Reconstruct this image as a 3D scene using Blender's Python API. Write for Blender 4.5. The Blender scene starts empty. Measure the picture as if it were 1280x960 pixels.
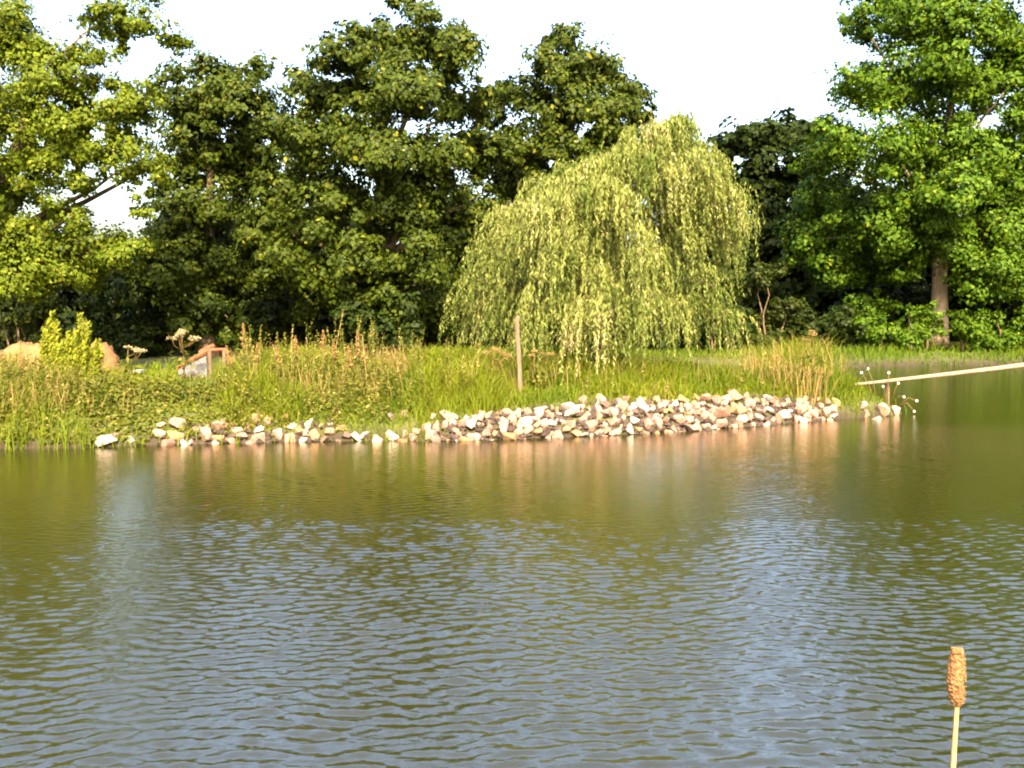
import bpy, math, random
import numpy as np
from mathutils import Vector

random.seed(7)
RNG = np.random.default_rng(11)
SC = bpy.context.scene
COL = SC.collection

# ------------------------------------------------------------------ camera
F = 1229.0                       # focal length in photo pixels (1280 wide)
CZ = 2.0                         # eye height above the water
PITCH = math.atan(95.0 / F)
cam = bpy.data.cameras.new('camera')
cam.sensor_width = 36.0
cam.lens = 36.0 * F / 1280.0
cam.clip_end = 2000.0
cam_o = bpy.data.objects.new('camera', cam)
COL.objects.link(cam_o)
cam_o.location = (0, 0, CZ)
cam_o.rotation_euler = (math.pi / 2 - PITCH, 0, 0)
SC.camera = cam_o

# ------------------------------------------------------------------ sky and sun
SUN_EL = math.radians(40)
SUN_AZ = math.radians(8)        # to the right of straight behind the camera
to_sun = Vector((math.sin(SUN_AZ) * math.cos(SUN_EL), -math.cos(SUN_AZ) * math.cos(SUN_EL), math.sin(SUN_EL)))
w = bpy.data.worlds.new('World')
SC.world = w
w.use_nodes = True
nt = w.node_tree
bg = nt.nodes['Background']
sky = nt.nodes.new('ShaderNodeTexSky')
sky.sky_type = 'NISHITA'
sky.sun_disc = False
sky.sun_elevation = SUN_EL
sky.sun_rotation = math.atan2(to_sun.x, to_sun.y)
sky.air_density = 1.3
sky.dust_density = 6.0
sky.ozone_density = 1.0
sky_tint = nt.nodes.new('ShaderNodeHueSaturation')      # whole sky tinted slightly more saturated and lilac, for bluer water reflections
sky_tint.inputs['Saturation'].default_value = 1.08
sky_tint.inputs['Hue'].default_value = 0.512
nt.links.new(sky.outputs[0], sky_tint.inputs['Color'])
nt.links.new(sky_tint.outputs[0], bg.inputs[0])
bg.inputs[1].default_value = 0.125
sl = bpy.data.lights.new('sun', 'SUN')
sl.energy = 3.5
sl.angle = math.radians(0.5)
sl.color = (1.0, 0.82, 0.54)
so = bpy.data.objects.new('sun', sl)
COL.objects.link(so)
so.rotation_euler = to_sun.to_track_quat('Z', 'Y').to_euler()
SC.view_settings.view_transform = 'Standard'
SC.view_settings.look = 'None'
SC.view_settings.gamma = 1.0
SC.view_settings.exposure = 2.75
SC.render.engine = 'CYCLES'
SC.cycles.max_bounces = 6
SC.cycles.diffuse_bounces = 3
SC.cycles.transparent_max_bounces = 4
SC.cycles.caustics_reflective = False
SC.cycles.caustics_refractive = False
SC.cycles.use_denoising = True
SC.cycles.filter_width = 2.0

# ------------------------------------------------------------------ helpers
cp, sp = math.cos(PITCH), math.sin(PITCH)


def at(px, py, Y):
    """point on the ray through photo pixel (px,py) at distance Y"""
    a = (px - 640) / F
    b = (480 - py) / F
    dy = cp + b * sp
    dz = -sp + b * cp
    t = Y / dy
    return np.array([a * t, Y, CZ + dz * t])


def px_of(x, y, z=0.6):
    d = y * cp - (z - CZ) * sp
    return 640 + F * x / d


def mesh(name, v, faces=None, tris=None, quads=None, mat=None, parent=None, smooth=False, tint=None):
    me = bpy.data.meshes.new(name)
    if faces is not None:
        me.from_pydata([tuple(p) for p in v], [], faces)
    else:
        nq = 0 if quads is None else len(quads)
        nt_ = 0 if tris is None else len(tris)
        me.vertices.add(len(v))
        me.vertices.foreach_set('co', np.ascontiguousarray(v, dtype=np.float32).ravel())
        idx = []
        if nq:
            idx.append(np.asarray(quads).ravel())
        if nt_:
            idx.append(np.asarray(tris).ravel())
        idx = np.concatenate(idx).astype(np.int32)
        me.loops.add(len(idx))
        me.loops.foreach_set('vertex_index', idx)
        me.polygons.add(nq + nt_)
        st = np.concatenate([np.arange(nq) * 4, nq * 4 + np.arange(nt_) * 3]).astype(np.int32)
        me.polygons.foreach_set('loop_start', st)
        me.update(calc_edges=True)
    if smooth:
        me.polygons.foreach_set('use_smooth', np.ones(len(me.polygons), dtype=bool))
    if tint is not None:
        at_ = me.attributes.new('tint', 'FLOAT', 'FACE')
        at_.data.foreach_set('value', np.ascontiguousarray(tint, dtype=np.float32))
    if mat is not None:
        me.materials.append(mat)
    me.update()
    o = bpy.data.objects.new(name, me)
    COL.objects.link(o)
    if parent is not None:
        o.parent = parent
    return o


def tag(o, label=None, cat=None, group=None, kind=None):
    if label:
        o['label'] = label
    if cat:
        o['category'] = cat
    if group:
        o['group'] = group
    if kind:
        o['kind'] = kind
    return o


def empty(name, loc, label, cat, group=None):
    o = bpy.data.objects.new(name, None)
    COL.objects.link(o)
    o.location = tuple(loc)
    o.empty_display_size = 0.2
    return tag(o, label, cat, group)


def unit(a):
    return a / np.maximum(np.linalg.norm(a, axis=-1, keepdims=True), 1e-9)


def rdir(n):
    return unit(RNG.normal(size=(n, 3)))


def tube(pts, rad, sides=7, wob=0.0):
    pts = np.asarray(pts, float)
    n = len(pts)
    rad = np.broadcast_to(np.asarray(rad, float), (n,))
    t = np.gradient(pts, axis=0)
    t = unit(t)
    ref = np.where(np.abs(t[:, 2:3]) > 0.9, np.array([[1., 0, 0]]), np.array([[0., 0, 1]]))
    a = unit(np.cross(t, ref))
    for i in range(1, n):
        a[i] = unit(a[i - 1] - t[i] * np.dot(a[i - 1], t[i]))
    b = np.cross(t, a)
    ang = np.linspace(0, 2 * np.pi, sides, endpoint=False)
    r = rad[:, None] * (1 + wob * RNG.normal(size=(n, sides)))
    v = pts[:, None, :] + r[..., None] * (np.cos(ang)[None, :, None] * a[:, None, :] + np.sin(ang)[None, :, None] * b[:, None, :])
    v = v.reshape(-1, 3)
    q = []
    for i in range(n - 1):
        for j in range(sides):
            k = (j + 1) % sides
            q.append((i * sides + j, i * sides + k, (i + 1) * sides + k, (i + 1) * sides + j))
    faces = [list(f) for f in q] + [list(range(sides))[::-1], [(n - 1) * sides + j for j in range(sides)]]
    return v, faces


def merge(parts):
    V, Fc, o = [], [], 0
    for v, f in parts:
        V.append(np.asarray(v, float))
        Fc += [[i + o for i in ff] for ff in f]
        o += len(v)
    return np.concatenate(V), Fc


def leaves(c, nrm, axis, L, W):
    """diamond leaf blades: centres, normals, long axes, lengths, widths"""
    axis = unit(axis - nrm * np.sum(axis * nrm, axis=1, keepdims=True))
    side = np.cross(nrm, axis)
    L = np.asarray(L)[:, None]
    W = np.asarray(W)[:, None]
    v = np.stack([c - axis * L * .5, c - axis * L * .05 + side * W * .5 + nrm * W * .12,
                  c + axis * L * .5 - nrm * L * .10, c - axis * L * .05 - side * W * .5 + nrm * W * .12], axis=1)
    q = np.arange(len(c) * 4).reshape(-1, 4)
    return v.reshape(-1, 3), q


# ------------------------------------------------------------------ materials
def new_mat(name):
    m = bpy.data.materials.new(name)
    m.use_nodes = True
    t = m.node_tree
    return m, t, t.nodes['Principled BSDF'], t.nodes['Material Output']


def leaf_mat(name, c1, c2, c3=None, transl=0.3, rough=0.6, spec=0.10):
    m, t, p, out = new_mat(name)
    a = t.nodes.new('ShaderNodeAttribute')
    a.attribute_name = 'tint'
    r = t.nodes.new('ShaderNodeValToRGB')
    r.color_ramp.elements[0].color = (*c1, 1)
    r.color_ramp.elements[1].color = (*c2, 1)
    if c3:
        r.color_ramp.elements[1].position = 0.8
        e = r.color_ramp.elements.new(1.0)
        e.color = (*c3, 1)
    t.links.new(a.outputs['Fac'], r.inputs[0])
    t.links.new(r.outputs[0], p.inputs['Base Color'])
    p.inputs['Roughness'].default_value = rough
    p.inputs['Specular IOR Level'].default_value = spec
    tr = t.nodes.new('ShaderNodeBsdfTranslucent')
    hs = t.nodes.new('ShaderNodeHueSaturation')
    hs.inputs['Hue'].default_value = 0.485
    hs.inputs['Saturation'].default_value = 1.15
    hs.inputs['Value'].default_value = 1.2
    t.links.new(r.outputs[0], hs.inputs['Color'])
    t.links.new(hs.outputs[0], tr.inputs[0])
    mx = t.nodes.new('ShaderNodeMixShader')
    mx.inputs[0].default_value = transl
    t.links.new(p.outputs[0], mx.inputs[1])
    t.links.new(tr.outputs[0], mx.inputs[2])
    t.links.new(mx.outputs[0], out.inputs[0])
    return m


def noise_mat(name, stops, scale=4.0, rough=0.85, bump=0.3, bscale=30.0, coord='Object', spec=0.3, rand=0.0, stretch=None):
    m, t, p, out = new_mat(name)
    tc = t.nodes.new('ShaderNodeTexCoord')
    mp = t.nodes.new('ShaderNodeMapping')
    if stretch:
        mp.inputs['Scale'].default_value = stretch
    t.links.new(tc.outputs[coord], mp.inputs[0])
    n = t.nodes.new('ShaderNodeTexNoise')
    n.inputs['Scale'].default_value = scale
    n.inputs['Detail'].default_value = 6
    n.inputs['Roughness'].default_value = 0.65
    t.links.new(mp.outputs[0], n.inputs['Vector'])
    r = t.nodes.new('ShaderNodeValToRGB')
    els = r.color_ramp.elements
    els[0].position, els[0].color = stops[0][0], (*stops[0][1], 1)
    els[1].position, els[1].color = stops[-1][0], (*stops[-1][1], 1)
    for pos, c in stops[1:-1]:
        e = els.new(pos)
        e.color = (*c, 1)
    t.links.new(n.outputs['Fac'], r.inputs[0])
    col = r.outputs[0]
    if rand:
        oi = t.nodes.new('ShaderNodeObjectInfo')
        mr = t.nodes.new('ShaderNodeMapRange')
        mr.inputs['To Min'].default_value = 1 - rand
        mr.inputs['To Max'].default_value = 1 + rand * 0.6
        t.links.new(oi.outputs['Random'], mr.inputs[0])
        hs = t.nodes.new('ShaderNodeHueSaturation')
        t.links.new(mr.outputs[0], hs.inputs['Value'])
        t.links.new(col, hs.inputs['Color'])
        col = hs.outputs[0]
    t.links.new(col, p.inputs['Base Color'])
    p.inputs['Roughness'].default_value = rough
    p.inputs['Specular IOR Level'].default_value = spec
    if bump:
        n2 = t.nodes.new('ShaderNodeTexNoise')
        n2.inputs['Scale'].default_value = bscale
        n2.inputs['Detail'].default_value = 4
        t.links.new(mp.outputs[0], n2.inputs['Vector'])
        b = t.nodes.new('ShaderNodeBump')
        b.inputs['Strength'].default_value = bump
        b.inputs['Distance'].default_value = 0.03
        t.links.new(n2.outputs['Fac'], b.inputs['Height'])
        t.links.new(b.outputs[0], p.inputs['Normal'])
    return m


M = {}
M['ground'] = noise_mat('ground', [(.25, (.035, .032, .012)), (.5, (.055, .060, .012)), (.75, (.085, .075, .03))], 1.3, .95, .6, 14)


def add_soil(m):
    t = m.node_tree
    p = t.nodes['Principled BSDF']
    src = p.inputs['Base Color'].links[0].from_socket
    g = t.nodes.new('ShaderNodeNewGeometry')
    sx = t.nodes.new('ShaderNodeSeparateXYZ')
    t.links.new(g.outputs['Position'], sx.inputs[0])
    mr = t.nodes.new('ShaderNodeMapRange')
    mr.inputs['From Min'].default_value = .06
    mr.inputs['From Max'].default_value = .22
    t.links.new(sx.outputs['Z'], mr.inputs[0])
    mx = t.nodes.new('ShaderNodeMix')
    mx.data_type = 'RGBA'
    mx.inputs[6].default_value = (.028, .019, .010, 1)
    t.links.new(mr.outputs[0], mx.inputs[0])
    t.links.new(src, mx.inputs[7])
    t.links.new(mx.outputs[2], p.inputs['Base Color'])


add_soil(M['ground'])
M['bark'] = noise_mat('bark', [(.3, (.06, .04, .024)), (.7, (.15, .10, .06))], 5, .9, .8, 22, stretch=(3, 3, .7))
M['bark_pale'] = noise_mat('bark_pale', [(.3, (.19, .13, .08)), (.7, (.36, .26, .165))], 5, .9, .8, 22, stretch=(3, 3, .7))
M['leaf_olive'] = leaf_mat('leaf_olive', (.026, .046, .002), (.082, .102, .005), (.15, .145, .014), transl=.18)
M['leaf_mid'] = leaf_mat('leaf_mid', (.008, .018, .0008), (.038, .050, .0025), (.105, .102, .009), transl=.10)
M['leaf_green'] = leaf_mat('leaf_green', (.015, .042, .0015), (.056, .096, .0035), (.115, .135, .008), transl=.16)
M['leaf_shaded'] = leaf_mat('leaf_shaded', (.006, .012, .001), (.018, .028, .002), transl=.1)  # near-black leaves: the deep shade under the trees is put into the colour
M['leaf_shrub'] = leaf_mat('leaf_shrub', (.008, .015, .001), (.026, .033, .003), (.05, .055, .006), transl=.1)  # understory leaves also darkened in colour to stand in for tree shade
M['leaf_willow'] = leaf_mat('leaf_willow', (.070, .098, .016), (.195, .205, .055), (.34, .30, .14), transl=.3)
M['leaf_sapling'] = leaf_mat('leaf_sapling', (.085, .110, .006), (.175, .180, .012), transl=.35)
M['grass'] = leaf_mat('grass', (.052, .088, .004), (.125, .140, .008), (.20, .165, .045), transl=.35)
M['weed'] = leaf_mat('weed', (.030, .045, .004), (.095, .092, .011), (.25, .18, .07), transl=.25)
M['straw'] = leaf_mat('straw', (.13, .085, .028), (.25, .17, .065), transl=.25)
M['seed'] = leaf_mat('seed', (.13, .070, .026), (.26, .165, .065), transl=.15)
M['umbel'] = leaf_mat('umbel', (.20, .15, .07), (.34, .28, .16), transl=.2)
M['petal'] = leaf_mat('petal', (.60, .57, .52), (.75, .73, .70), transl=.3)

# ------------------------------------------------------------------ pond outline and terrain
def px_shore(px, py):
    p = at(px, py, 1.0)
    k = CZ / (CZ - p[2])
    return (p[0] * k, k)


FRONT = [(-120, 560), (-40, 561), (30, 561), (90, 560), (140, 558), (200, 556), (300, 553), (400, 551), (470, 551), (540, 551),
         (620, 549), (700, 546), (780, 543), (860, 538), (930, 533), (1000, 527), (1060, 523), (1100, 521), (1128, 517)]
front = [px_shore(*p) for p in FRONT]
tip = front[-1]
water_poly = [(-34, 2.2), (-10, 1.6), (0, 1.2), (6, 1.4), (13, 2.2), (16, 8), (16.6, 15), (15.2, 20), (16.4, 25), (20.5, 31), (22, 34),
              (19, 34.9), (15, 34.3), (12.5, 33.8), (11, 32.8), (9.6, 30), (9.2, 26.5), (8.4, 23), (7.7, 20.6), (tip[0] + .12, tip[1] + .9)] \
    + front[::-1] + [(-14, 14.3), (-34, 15)]
WP = np.array(water_poly)


def sdist(x, y):
    """distance to the shore, positive on land"""
    x = np.asarray(x, float).ravel()
    y = np.asarray(y, float).ravel()
    best = np.full(x.shape, 1e9)
    inside = np.zeros(x.shape, bool)
    n = len(WP)
    for i in range(n):
        ax, ay = WP[i]
        bx, by = WP[(i + 1) % n]
        dx, dy = bx - ax, by - ay
        t = np.clip(((x - ax) * dx + (y - ay) * dy) / (dx * dx + dy * dy), 0, 1)
        best = np.minimum(best, (x - ax - t * dx) ** 2 + (y - ay - t * dy) ** 2)
        c = ((ay > y) != (by > y))
        with np.errstate(divide='ignore', invalid='ignore'):
            c &= x < (bx - ax) * (y - ay) / (by - ay if by != ay else 1e-9) + ax
        inside ^= c
    d = np.sqrt(best)
    return np.where(inside, -d, d)


def ground_z(x, y):
    sh = np.shape(x)
    x = np.asarray(x, float).ravel()
    y = np.asarray(y, float).ravel()
    d = sdist(x, y)
    wob = .035 * np.sin(1.9 * x + .7 * y) * np.sin(1.3 * y - .6 * x) + .02 * np.sin(4.1 * x + 1.0) * np.sin(3.7 * y)
    land = .58 * (1 - np.exp(-d / .72)) + .010 * np.minimum(np.maximum(d, 0), 40) + wob * np.clip(d, 0, 1)
    k = np.clip((y - 19.6) / 4.5, 0, 1)          # the ground falls away behind the crest of the point
    land = land * (1 - .58 * k * k * (3 - 2 * k))
    bed = -.9 * (1 - np.exp(-np.abs(d) / 1.3))
    return np.where(d > 0, land, bed).reshape(sh)


def gz(x, y):
    return float(ground_z(np.array([x]), np.array([y]))[0])


def axis_lines(segs):
    out = []
    for a, b, s in segs:
        out.append(np.arange(a, b - 1e-6, s))
    out.append(np.array([segs[-1][1]]))
    return np.concatenate(out)


def grid_mesh(name, xs, ys, zf, mat):
    X, Y = np.meshgrid(xs, ys)
    Z = zf(X, Y)
    v = np.stack([X, Y, Z], -1).reshape(-1, 3)
    nx, ny = len(xs), len(ys)
    i = (np.arange(ny - 1)[:, None] * nx + np.arange(nx - 1)[None, :]).ravel()
    q = np.stack([i, i + 1, i + nx + 1, i + nx], -1)
    return mesh(name, v, quads=q, mat=mat, smooth=True)


xs = axis_lines([(-900, -100, 100), (-100, -40, 10), (-40, -12, 1), (-12, 12, .16), (12, 40, 1), (40, 100, 10), (100, 900, 100)])
ys = axis_lines([(-300, -40, 40), (-40, -2, 2), (-2, 12, .5), (12, 21, .12), (21, 44, .5), (44, 100, 7), (100, 1200, 100)])
ground = tag(grid_mesh('ground', xs, ys, ground_z, M['ground']), 'grassy earth around the pond', None, None, 'structure')

# ------------------------------------------------------------------ water
def vnoise(x, y, s, seed):
    r = np.random.default_rng(seed)
    z = np.zeros_like(x)
    for k in range(9):
        a = r.uniform(0, 2 * np.pi)
        f = s * r.uniform(.5, 1.6)
        z += np.sin(f * (np.cos(a) * x + np.sin(a) * y) + r.uniform(0, 6.28))
    return z / 3.0


def wave_z(X, Y):
    r = np.random.default_rng(5)
    z = np.zeros_like(X)
    fine = (X > -10) & (X < 10) & (Y > 1.6) & (Y < 17.4)
    x, y = X[fine], Y[fine]
    h = np.zeros_like(x)
    wx = x + .06 * vnoise(x, y, 2.5, 3)
    wy = y + .06 * vnoise(x, y, 2.5, 4)
    n = 72
    for k in range(n):
        lam = .046 * (3.1 ** (k / (n - 1)))
        th = math.radians(96) + r.normal(0, .58)
        kk = 2 * np.pi / lam
        slope = .0285 * (1.0 if lam > .08 else .8) * (1.0 if lam < .15 else .7)
        ph = kk * (math.cos(th) * wx + math.sin(th) * wy) + r.uniform(0, 6.28)
        near = 1.0 if lam > .11 else np.clip((11.5 - y) / 2.5, .25, 1)
        h += slope / kk * np.sin(ph) * near
    calm = np.clip((13.6 - y - .16 * np.clip(x, -9, 2) + .45 * np.clip(x, 0, 9) + .9 * vnoise(x, y, .8, 8)) / 4.5, 0.0, 1)
    calm = .10 + .90 * calm * calm * (3 - 2 * calm)
    wind = np.clip(.88 + .50 * vnoise(x, y, .55, 21), .30, 1.4)
    wind *= np.clip(1.0 - .10 * np.clip(-x - 1.0, 0, 4), .6, 1)
    wind *= 1 - .55 * np.exp(-((x - 1.3) / 1.1) ** 2 - ((y - 10.8) / 2.4) ** 2)      # lee of the willow
    edge = np.clip((9.9 - np.abs(x)) / 1.0, 0, 1) * np.clip((17.3 - y) / .6, 0, 1) * np.clip((y - 1.6) / .5, 0, 1)
    z[fine] = h * calm * wind * edge
    return z


def water_mat():
    m, t, p, out = new_mat('water')
    p.inputs['Base Color'].default_value = (.0145, .0145, .0018, 1)
    p.inputs['Roughness'].default_value = .035
    p.inputs['IOR'].default_value = 1.8
    tc = t.nodes.new('ShaderNodeTexCoord')
    mp = t.nodes.new('ShaderNodeMapping')
    mp.inputs['Scale'].default_value = (1.0, 1.5, 1)
    t.links.new(tc.outputs['Object'], mp.inputs[0])
    n = t.nodes.new('ShaderNodeTexNoise')
    n.inputs['Scale'].default_value = 11
    n.inputs['Detail'].default_value = 5
    t.links.new(mp.outputs[0], n.inputs['Vector'])
    b = t.nodes.new('ShaderNodeBump')
    b.inputs['Strength'].default_value = .30
    b.inputs['Distance'].default_value = .02
    t.links.new(n.outputs['Fac'], b.inputs['Height'])
    t.links.new(b.outputs[0], p.inputs['Normal'])
    return m


M['water'] = water_mat()
xs = axis_lines([(-36, -10, 1), (-10, -6, .06), (-6, 6, .031), (6, 10, .06), (10, 26, 1)])
ys = axis_lines([(.6, 1.6, .25), (1.6, 4, .05), (4, 9.2, .018), (9.2, 13, .036), (13, 17.4, .06), (17.4, 40, .8)])
water = tag(grid_mesh('water', xs, ys, wave_z, M['water']), 'rippled olive brown pond water', None, None, 'structure')


# ------------------------------------------------------------------ trees
def foliage(lobes, leafL, density, squash=.8, sub=.42, normal_up=.35):
    """lobes: list of (centre xyz, radius, weight); returns leaf mesh arrays"""
    C, N = [], []
    for c, R, wgt in lobes:
        nl = int(density * wgt * R * R)
        ns = max(8, int(18 * wgt))
        u = rdir(ns)
        u[:, 2] *= squash
        sc = c + u * R * RNG.uniform(.35, 1.12, (ns, 1))
        sr = R * sub * RNG.uniform(.45, 1.35, ns)
        k = RNG.integers(0, ns, nl)
        d = rdir(nl)
        rr = RNG.uniform(0, 1, (nl, 1)) ** .45
        stray = RNG.uniform(0, 1, (nl, 1)) < .06
        rr = np.where(stray, rr * 1.5, rr)
        pos = sc[k] + d * np.array([1, 1, .72]) * sr[k][:, None] * rr
        nn = unit(unit(pos - c) * .7 + d * .5 + np.array([0, 0, normal_up]) + RNG.normal(0, .40, (nl, 3)))
        C.append(pos)
        N.append(nn)
    C = np.concatenate(C)
    N = np.concatenate(N)
    n = len(C)
    ax = RNG.normal(size=(n, 3)) + np.array([0, 0, -.5])
    L = leafL * RNG.uniform(.5, 1.45, n)
    v, q = leaves(C, N, ax, L, L * RNG.uniform(.6, .8, n))
    return v, q, np.clip(RNG.normal(.45, .22, n), 0, 1)


def limb_path(a, b, sag=.15, n=6):
    a = np.asarray(a, float)
    b = np.asarray(b, float)
    t = np.linspace(0, 1, n)[:, None]
    L = np.linalg.norm(b - a)
    mid = np.array([0, 0, sag * L])
    p = a + (b - a) * t + mid * (4 * t * (1 - t)) * .5
    p[1:-1] += RNG.normal(0, .025 * L, (n - 2, 3))
    return p


def tree(name, label, trunk_px, d, lob, crown_cx, crown_halfw, leafm, leafL=.17, dens=1500, r0=.28, bark='bark',
         lean=0.0, depth=.75, back=True, top_py=None, nlimb=14, base_d=None):
    """lob: (px,py,r_px[,weight]) outlines of the foliage masses, at distance d around the crown axis"""
    k = d / F
    bx = at(trunk_px, 420, d)[0]
    root = empty(name, (bx, d, gz(bx, d) - .05), label, 'tree')
    org = np.array(root.location)
    lobes = []
    cys = [l[1] for l in lob]
    cy, hh = (min(cys) + max(cys)) / 2, max(60, (max(cys) - min(cys)) / 2)
    for l in lob:
        px, py, r = l[:3]
        wgt = l[3] if len(l) > 3 else 1.0
        rho = min(1, math.hypot((px - crown_cx) / (crown_halfw * 1.1), (py - cy) / (hh * 1.25)))
        off = math.sqrt(1 - rho * rho) * crown_halfw * k * depth
        f = -off * random.uniform(.35, 1.0) + random.uniform(-.3, .3)
        if len(l) > 4:
            f = off * .35 + l[4]
        lobes.append((at(px, py, d + f) - org, r * k * .98, wgt * 1.1))
        if back and random.random() < .9:
            lobes.append((at(px + random.uniform(-10, 10), py + random.uniform(-10, 10), d + off * .75 + .3) - org, r * k * .95, wgt * .5))
    v, q, tn = foliage(lobes, leafL, dens)
    crown = mesh('crown', v, quads=q, mat=M[leafm], parent=root, tint=tn)
    crown['kind'] = 'stuff'
    top = at(crown_cx if lean == 0 else trunk_px + lean, (top_py if top_py is not None else min(cys) + 40), d) - org
    n = 12
    t = np.linspace(0, 1, n)
    tp = np.outer(t, top)
    tp[:, 0] *= t ** .6
    tp[1:, :2] += RNG.normal(0, .05, (n - 1, 2))
    rad = r0 * (1 - t) ** .8 + .03
    rad[0] *= 1.5
    rad[1] *= 1.1
    v, fc = tube(tp, rad, 9, .05)
    mesh('trunk', v, fc, mat=M[bark], parent=root, smooth=True)
    # limbs run from the trunk to the foliage masses
    order = list(range(len(lobes)))
    random.shuffle(order)
    for i in order[:nlimb]:
        c, R, _ = lobes[i]
        hz = np.clip(c[2] * .72 - .5 * np.hypot(c[0], c[1]) * .4, top[2] * .3, top[2] * .92)
        ti = hz / top[2]
        a = np.array([np.interp(ti, t, tp[:, 0]), np.interp(ti, t, tp[:, 1]), hz])
        ra = np.interp(ti, t, rad) * .5
        v, fc = tube(limb_path(a, c, .1), np.linspace(max(ra, .04), .018, 6), 6, .05)
        mesh('limb', v, fc, mat=M[bark], parent=root, smooth=True)
    return root


T1 = [(10, 40, 48), (-50, 30, 70), (60, 100, 50), (178, 30, 48, .8), (215, 45, 28, .6), (40, 150, 60), (118, 150, 60), (168, 130, 38, .8), (-40, 150, 70),
      (70, 195, 40, .8), (140, 190, 34, .7), (30, 235, 40, .6), (25, 300, 62), (105, 312, 55), (160, 318, 34), (-50, 280, 70), (25, 345, 50), (90, 270, 30, .5),
      (110, 80, 35, .6), (95, 228, 26, .45), (150, 212, 26, .5), (190, 205, 28, .6), (55, 215, 30, .6), (175, 255, 22, .4), (120, 20, 26, .5)]
tree('alder_tree', 'tall yellow-green tree with an open crown and sky showing through, at the left edge', -30, 26, T1, 50, 190, 'leaf_olive', .10, 3600, .34,
     lean=90, top_py=60, nlimb=18)
T2 = [(265, 105, 48), (232, 140, 40), (305, 135, 45), (255, 175, 50), (322, 85, 22, .7), (210, 225, 36, .8), (250, 255, 46), (205, 110, 26, .6), (300, 215, 52, 1.1, .4),
      (222, 290, 42), (280, 310, 55, 1.1, .4), (330, 190, 42, 1.1, .4), (200, 330, 45), (262, 385, 36), (255, 335, 40), (235, 410, 28), (290, 410, 28), (250, 370, 55, 1.1, .4), (320, 360, 50, 1.1, .4)]
tree('alder_tree', 'dim olive tree with a ragged top between the left-edge tree and the tallest tree', 262, 34, T2, 265, 80, 'leaf_mid', .15, 1950, .26)
T3 = [(525, 38, 46), (470, 60, 42), (565, 72, 40), (428, 72, 36), (385, 112, 36), (440, 130, 55), (510, 115, 58), (580, 130, 44, 1.1, .4), (612, 112, 24, .7),
      (400, 180, 50), (470, 195, 60), (550, 195, 55), (600, 190, 40, 1.1, .4), (420, 258, 50), (500, 265, 58), (380, 308, 50), (440, 325, 55), (520, 325, 50), (322, 290, 34),
      (562, 285, 36, 1.1, .4), (352, 240, 40, 1, .6), (360, 160, 40, 1, .8), (345, 290, 45, 1, .8), (395, 225, 45, 1, .8), (330, 330, 45, 1, .8), (400, 360, 50, 1, .6), (540, 370, 50, 1, .6), (460, 365, 45), (592, 255, 36, 1.1, .4), (500, 375, 40, .8)]
tree('maple_tree', 'tallest dark-green tree with a broad pointed crown, left of the willow', 480, 30, T3, 480, 145, 'leaf_mid', .138, 2250, .36, nlimb=18)
T4 = [(705, 58, 30), (690, 88, 36), (745, 88, 40), (660, 118, 30), (780, 122, 32), (700, 138, 46), (760, 148, 42), (650, 180, 36, .8), (800, 145, 20, 1.1, .4), (700, 195, 46),
      (622, 180, 26, .6), (760, 205, 42), (660, 230, 38, .8), (640, 275, 45, 1.1, .4), (600, 320, 45, 1.1, .4), (720, 260, 50), (660, 340, 50), (630, 215, 36, 1, .5), (612, 150, 26, .7, .5), (628, 120, 20, .6, .5)]
tree('maple_tree', 'olive pointed tree rising directly behind the left shoulder of the willow', 712, 35, T4, 712, 90, 'leaf_mid', .15, 1950, .28)
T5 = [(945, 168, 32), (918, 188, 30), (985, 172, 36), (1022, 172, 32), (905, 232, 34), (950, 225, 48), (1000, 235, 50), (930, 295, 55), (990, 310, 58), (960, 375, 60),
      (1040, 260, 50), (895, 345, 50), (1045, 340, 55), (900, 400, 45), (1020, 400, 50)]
tree('ash_tree', 'shaded distant tree between the willow and the big right-hand tree', 965, 53, T5, 970, 80, 'leaf_shaded', .32, 450, .3)
T6 = [(1110, 28, 46), (1170, 15, 60), (1235, 25, 60), (1068, 30, 20, .6), (1062, 108, 32, .7), (1118, 95, 55), (1190, 105, 62), (1262, 105, 60), (1050, 185, 42),
      (1100, 185, 55), (1170, 190, 60), (1240, 195, 62), (1040, 260, 46, 1.1, .4), (1100, 270, 56), (1165, 280, 50), (1240, 285, 58), (1052, 325, 42, 1.1, .4), (1112, 335, 40, 1.1, .4),
      (1232, 340, 45), (1300, 250, 60), (1310, 60, 60), (1310, 160, 60), (1300, 340, 50), (1020, 205, 26, .7), (1170, -45, 55), (1100, -20, 40, .8), (1245, -45, 60),
      (1035, 240, 36, 1.1, .4), (1195, 240, 48), (1150, 235, 45), (1215, 330, 36), (1130, 310, 40), (1012, 300, 34, 1, .4), (1080, 380, 34, 1, .5), (1195, 60, 45), (1260, 240, 45)]
tree('oak_tree', 'large bright green tree with a tan trunk on the far bank at right', 1172, 41.5, T6, 1180, 160, 'leaf_green', .165, 1130, .33, 'bark_pale',
     lean=22, nlimb=20)
T7 = [(1350, 60, 70), (1400, 20, 80), (1420, 140, 80), (1360, 180, 60), (1340, 280, 60), (1420, 270, 80), (1380, 350, 60), (1460, 350, 70)]
tree('oak_tree', 'green tree mostly beyond the right edge of the picture', 1390, 45, T7, 1395, 110, 'leaf_green', .26, 480, .34)


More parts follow.
